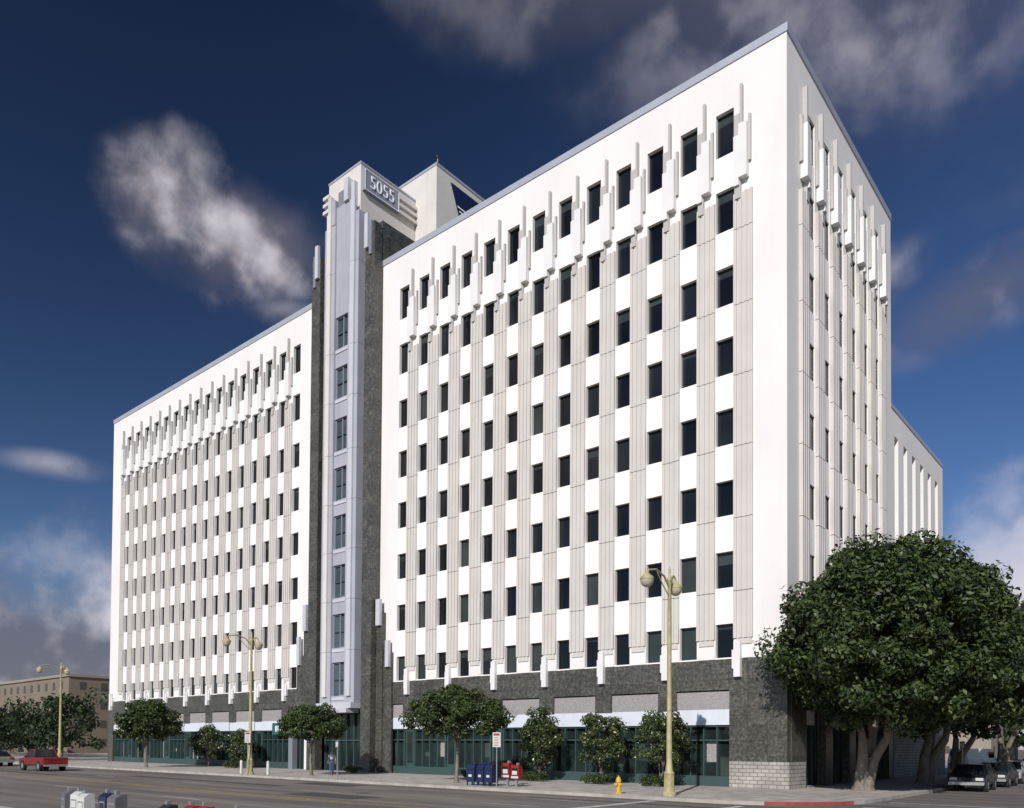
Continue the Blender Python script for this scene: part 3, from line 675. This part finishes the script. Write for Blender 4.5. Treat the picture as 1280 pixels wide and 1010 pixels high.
def math_(op,a,b=None,clamp=False):
    n=N('ShaderNodeMath'); n.operation=op; n.use_clamp=clamp
    for i,v in enumerate((a,b)):
        if v is None: continue
        if isinstance(v,(int,float)): n.inputs[i].default_value=v
        else: Lk(v,n.inputs[i])
    return n.outputs[0]
def dot(v):
    n=N('ShaderNodeVectorMath'); n.operation='DOT_PRODUCT'; Lk(D,n.inputs[0]); n.inputs[1].default_value=v; return n.outputs['Value']
def noise(scale,detail,off=(0,0,0),rough=.55,sc=(1,1,1)):
    mp=N('ShaderNodeMapping'); mp.inputs['Location'].default_value=off; mp.inputs['Scale'].default_value=sc; Lk(D,mp.inputs[0])
    n=N('ShaderNodeTexNoise'); n.inputs['Scale'].default_value=scale; n.inputs['Detail'].default_value=detail; n.inputs['Roughness'].default_value=rough; Lk(mp.outputs[0],n.inputs['Vector']); return n.outputs['Fac']
def azel(az,el):
    a=R(az);e_=R(el); return Vector((-math.sin(a)*math.cos(e_),math.cos(a)*math.cos(e_),math.sin(e_)))
def blob(az,el,rx,ry,tilt=0):
    c=azel(az,el); a=R(az)
    ea=Vector((math.cos(a),math.sin(a),0)); ee=c.cross(ea)*-1
    if ee.z<0: ee=-ee
    t=R(tilt); u=ea*math.cos(t)+ee*math.sin(t); v=ee*math.cos(t)-ea*math.sin(t)
    m=N('ShaderNodeCombineXYZ'); Lk(dot(u/math.sin(R(rx))),m.inputs[0]); Lk(dot(v/math.sin(R(ry))),m.inputs[1])
    Lk(math_('MULTIPLY',math_('LESS_THAN',dot(c),0),100),m.inputs[2])
    l=N('ShaderNodeVectorMath'); l.operation='LENGTH'; Lk(m.outputs[0],l.inputs[0])
    return math_('SUBTRACT',1,l.outputs['Value'])
def group(bl):
    v=bl[0]
    for b in bl[1:]: v=math_('MAXIMUM',v,b)
    return v
def mr(v,a,b,c=0,d=1,smooth=True):
    n=N('ShaderNodeMapRange'); n.interpolation_type='SMOOTHSTEP' if smooth else 'LINEAR'; Lk(v,n.inputs[0])
    for i,q in enumerate((a,b,c,d)): n.inputs[i+1].default_value=q
    return n.outputs[0]
sepz=N('ShaderNodeSeparateXYZ'); Lk(D,sepz.inputs[0]); Z=sepz.outputs[2]
n1=noise(6.5,7,(.3,.1,0),.54); n1b=noise(6.5,3,(.294,.094,-.035),.54)
dense=group([blob(64.5,32.8,4.4,4.0,0),blob(59.8,31.6,5.8,3.6,-4),blob(72,5,13,9.5),blob(90,6,12,9),blob(8.5,6.0,9,10.0),blob(-6,10,10,10),blob(130,22,25,8),blob(-80,26,25,8)])
dense=math_('ADD',dense,mr(Z,.15,.0,0,.9))
thin=group([blob(9.5,26.5,5.5,2.4,20),blob(57,28.0,4.0,1.6),blob(70.5,17,3.5,1.0),blob(15,40,22,10,-4),blob(36,46,14,6,6),blob(15.5,28.5,4,2,30)])
nn=math_('MULTIPLY',math_('SUBTRACT',n1,.5),1.7)
a1=math_('MULTIPLY',mr(math_('ADD',dense,nn),-.08,.85),.90)
n2=noise(3.2,7,(3,1,2),.52); nn2=math_('MULTIPLY',math_('SUBTRACT',n2,.5),2.0)
a2=math_('MULTIPLY',mr(math_('ADD',thin,nn2),-.1,1.15),.52)
alpha=math_('MAXIMUM',a1,a2)
lit=math_('MULTIPLY',math_('SUBTRACT',n1b,n1),-7)
lowb=mr(Z,.08,.24,-.2,.5)
hib=mr(Z,.30,.50,0,-.5)
br=mr(math_('ADD',math_('ADD',math_('ADD',lit,math_('MULTIPLY',a1,.4)),lowb),hib),-.35,1.2)
cc=N('ShaderNodeMix'); cc.data_type='RGBA'; cc.inputs['A'].default_value=(1.45,1.38,1.8,1); cc.inputs['B'].default_value=(7.2,6.7,7.2,1); Lk(br,cc.inputs['Factor'])
gm=N('ShaderNodeGamma'); gm.inputs[1].default_value=1.45; Lk(sky.outputs[0],gm.inputs[0])
ti=N('ShaderNodeMix'); ti.data_type='RGBA'; ti.blend_type='MULTIPLY'; ti.inputs['Factor'].default_value=1; ti.inputs['B'].default_value=(.28,.285,.315,1); Lk(gm.outputs[0],ti.inputs['A'])
# polarised darkening of the sky high in the north-west
pol=mr(dot(azel(66,48)),.72,1.0,1.05,.5,False)
ti2=N('ShaderNodeMix'); ti2.data_type='RGBA'; ti2.blend_type='MULTIPLY'; ti2.inputs['Factor'].default_value=1; Lk(ti.outputs['Result'],ti2.inputs['A']); Lk(pol,ti2.inputs['B'])
fx=N('ShaderNodeMix'); fx.data_type='RGBA'; Lk(alpha,fx.inputs['Factor']); Lk(ti2.outputs['Result'],fx.inputs['A']); Lk(cc.outputs['Result'],fx.inputs['B'])
Lk(fx.outputs['Result'],bg.inputs[0])

# ------------------------------------------------------------------ camera
yw=R(40.19);tl=R(1.286);ro=R(.379)
d0=Vector((-math.sin(yw),math.cos(yw),0)); r0=Vector((math.cos(yw),math.sin(yw),0)); u0=Vector((0,0,1))
d=d0*math.cos(tl)+u0*math.sin(tl); u=u0*math.cos(tl)-d0*math.sin(tl)
rx=r0*math.cos(ro)+u*math.sin(ro); ux=u*math.cos(ro)-r0*math.sin(ro)
cam=bpy.data.cameras.new('camera'); co=bpy.data.objects.new('camera',cam); scene.collection.objects.link(co)
co.matrix_world=Matrix(((rx.x,ux.x,-d.x,15.25),(rx.y,ux.y,-d.y,-39.77),(rx.z,ux.z,-d.z,2.15),(0,0,0,1)))
cam.sensor_width=36; cam.lens=988.611/1280*36; cam.shift_y=(909.292-505)/1280; cam.clip_end=3000; cam.clip_start=.1
scene.camera=co
scene.view_settings.view_transform='Standard'; scene.view_settings.look='None'; scene.view_settings.exposure=0
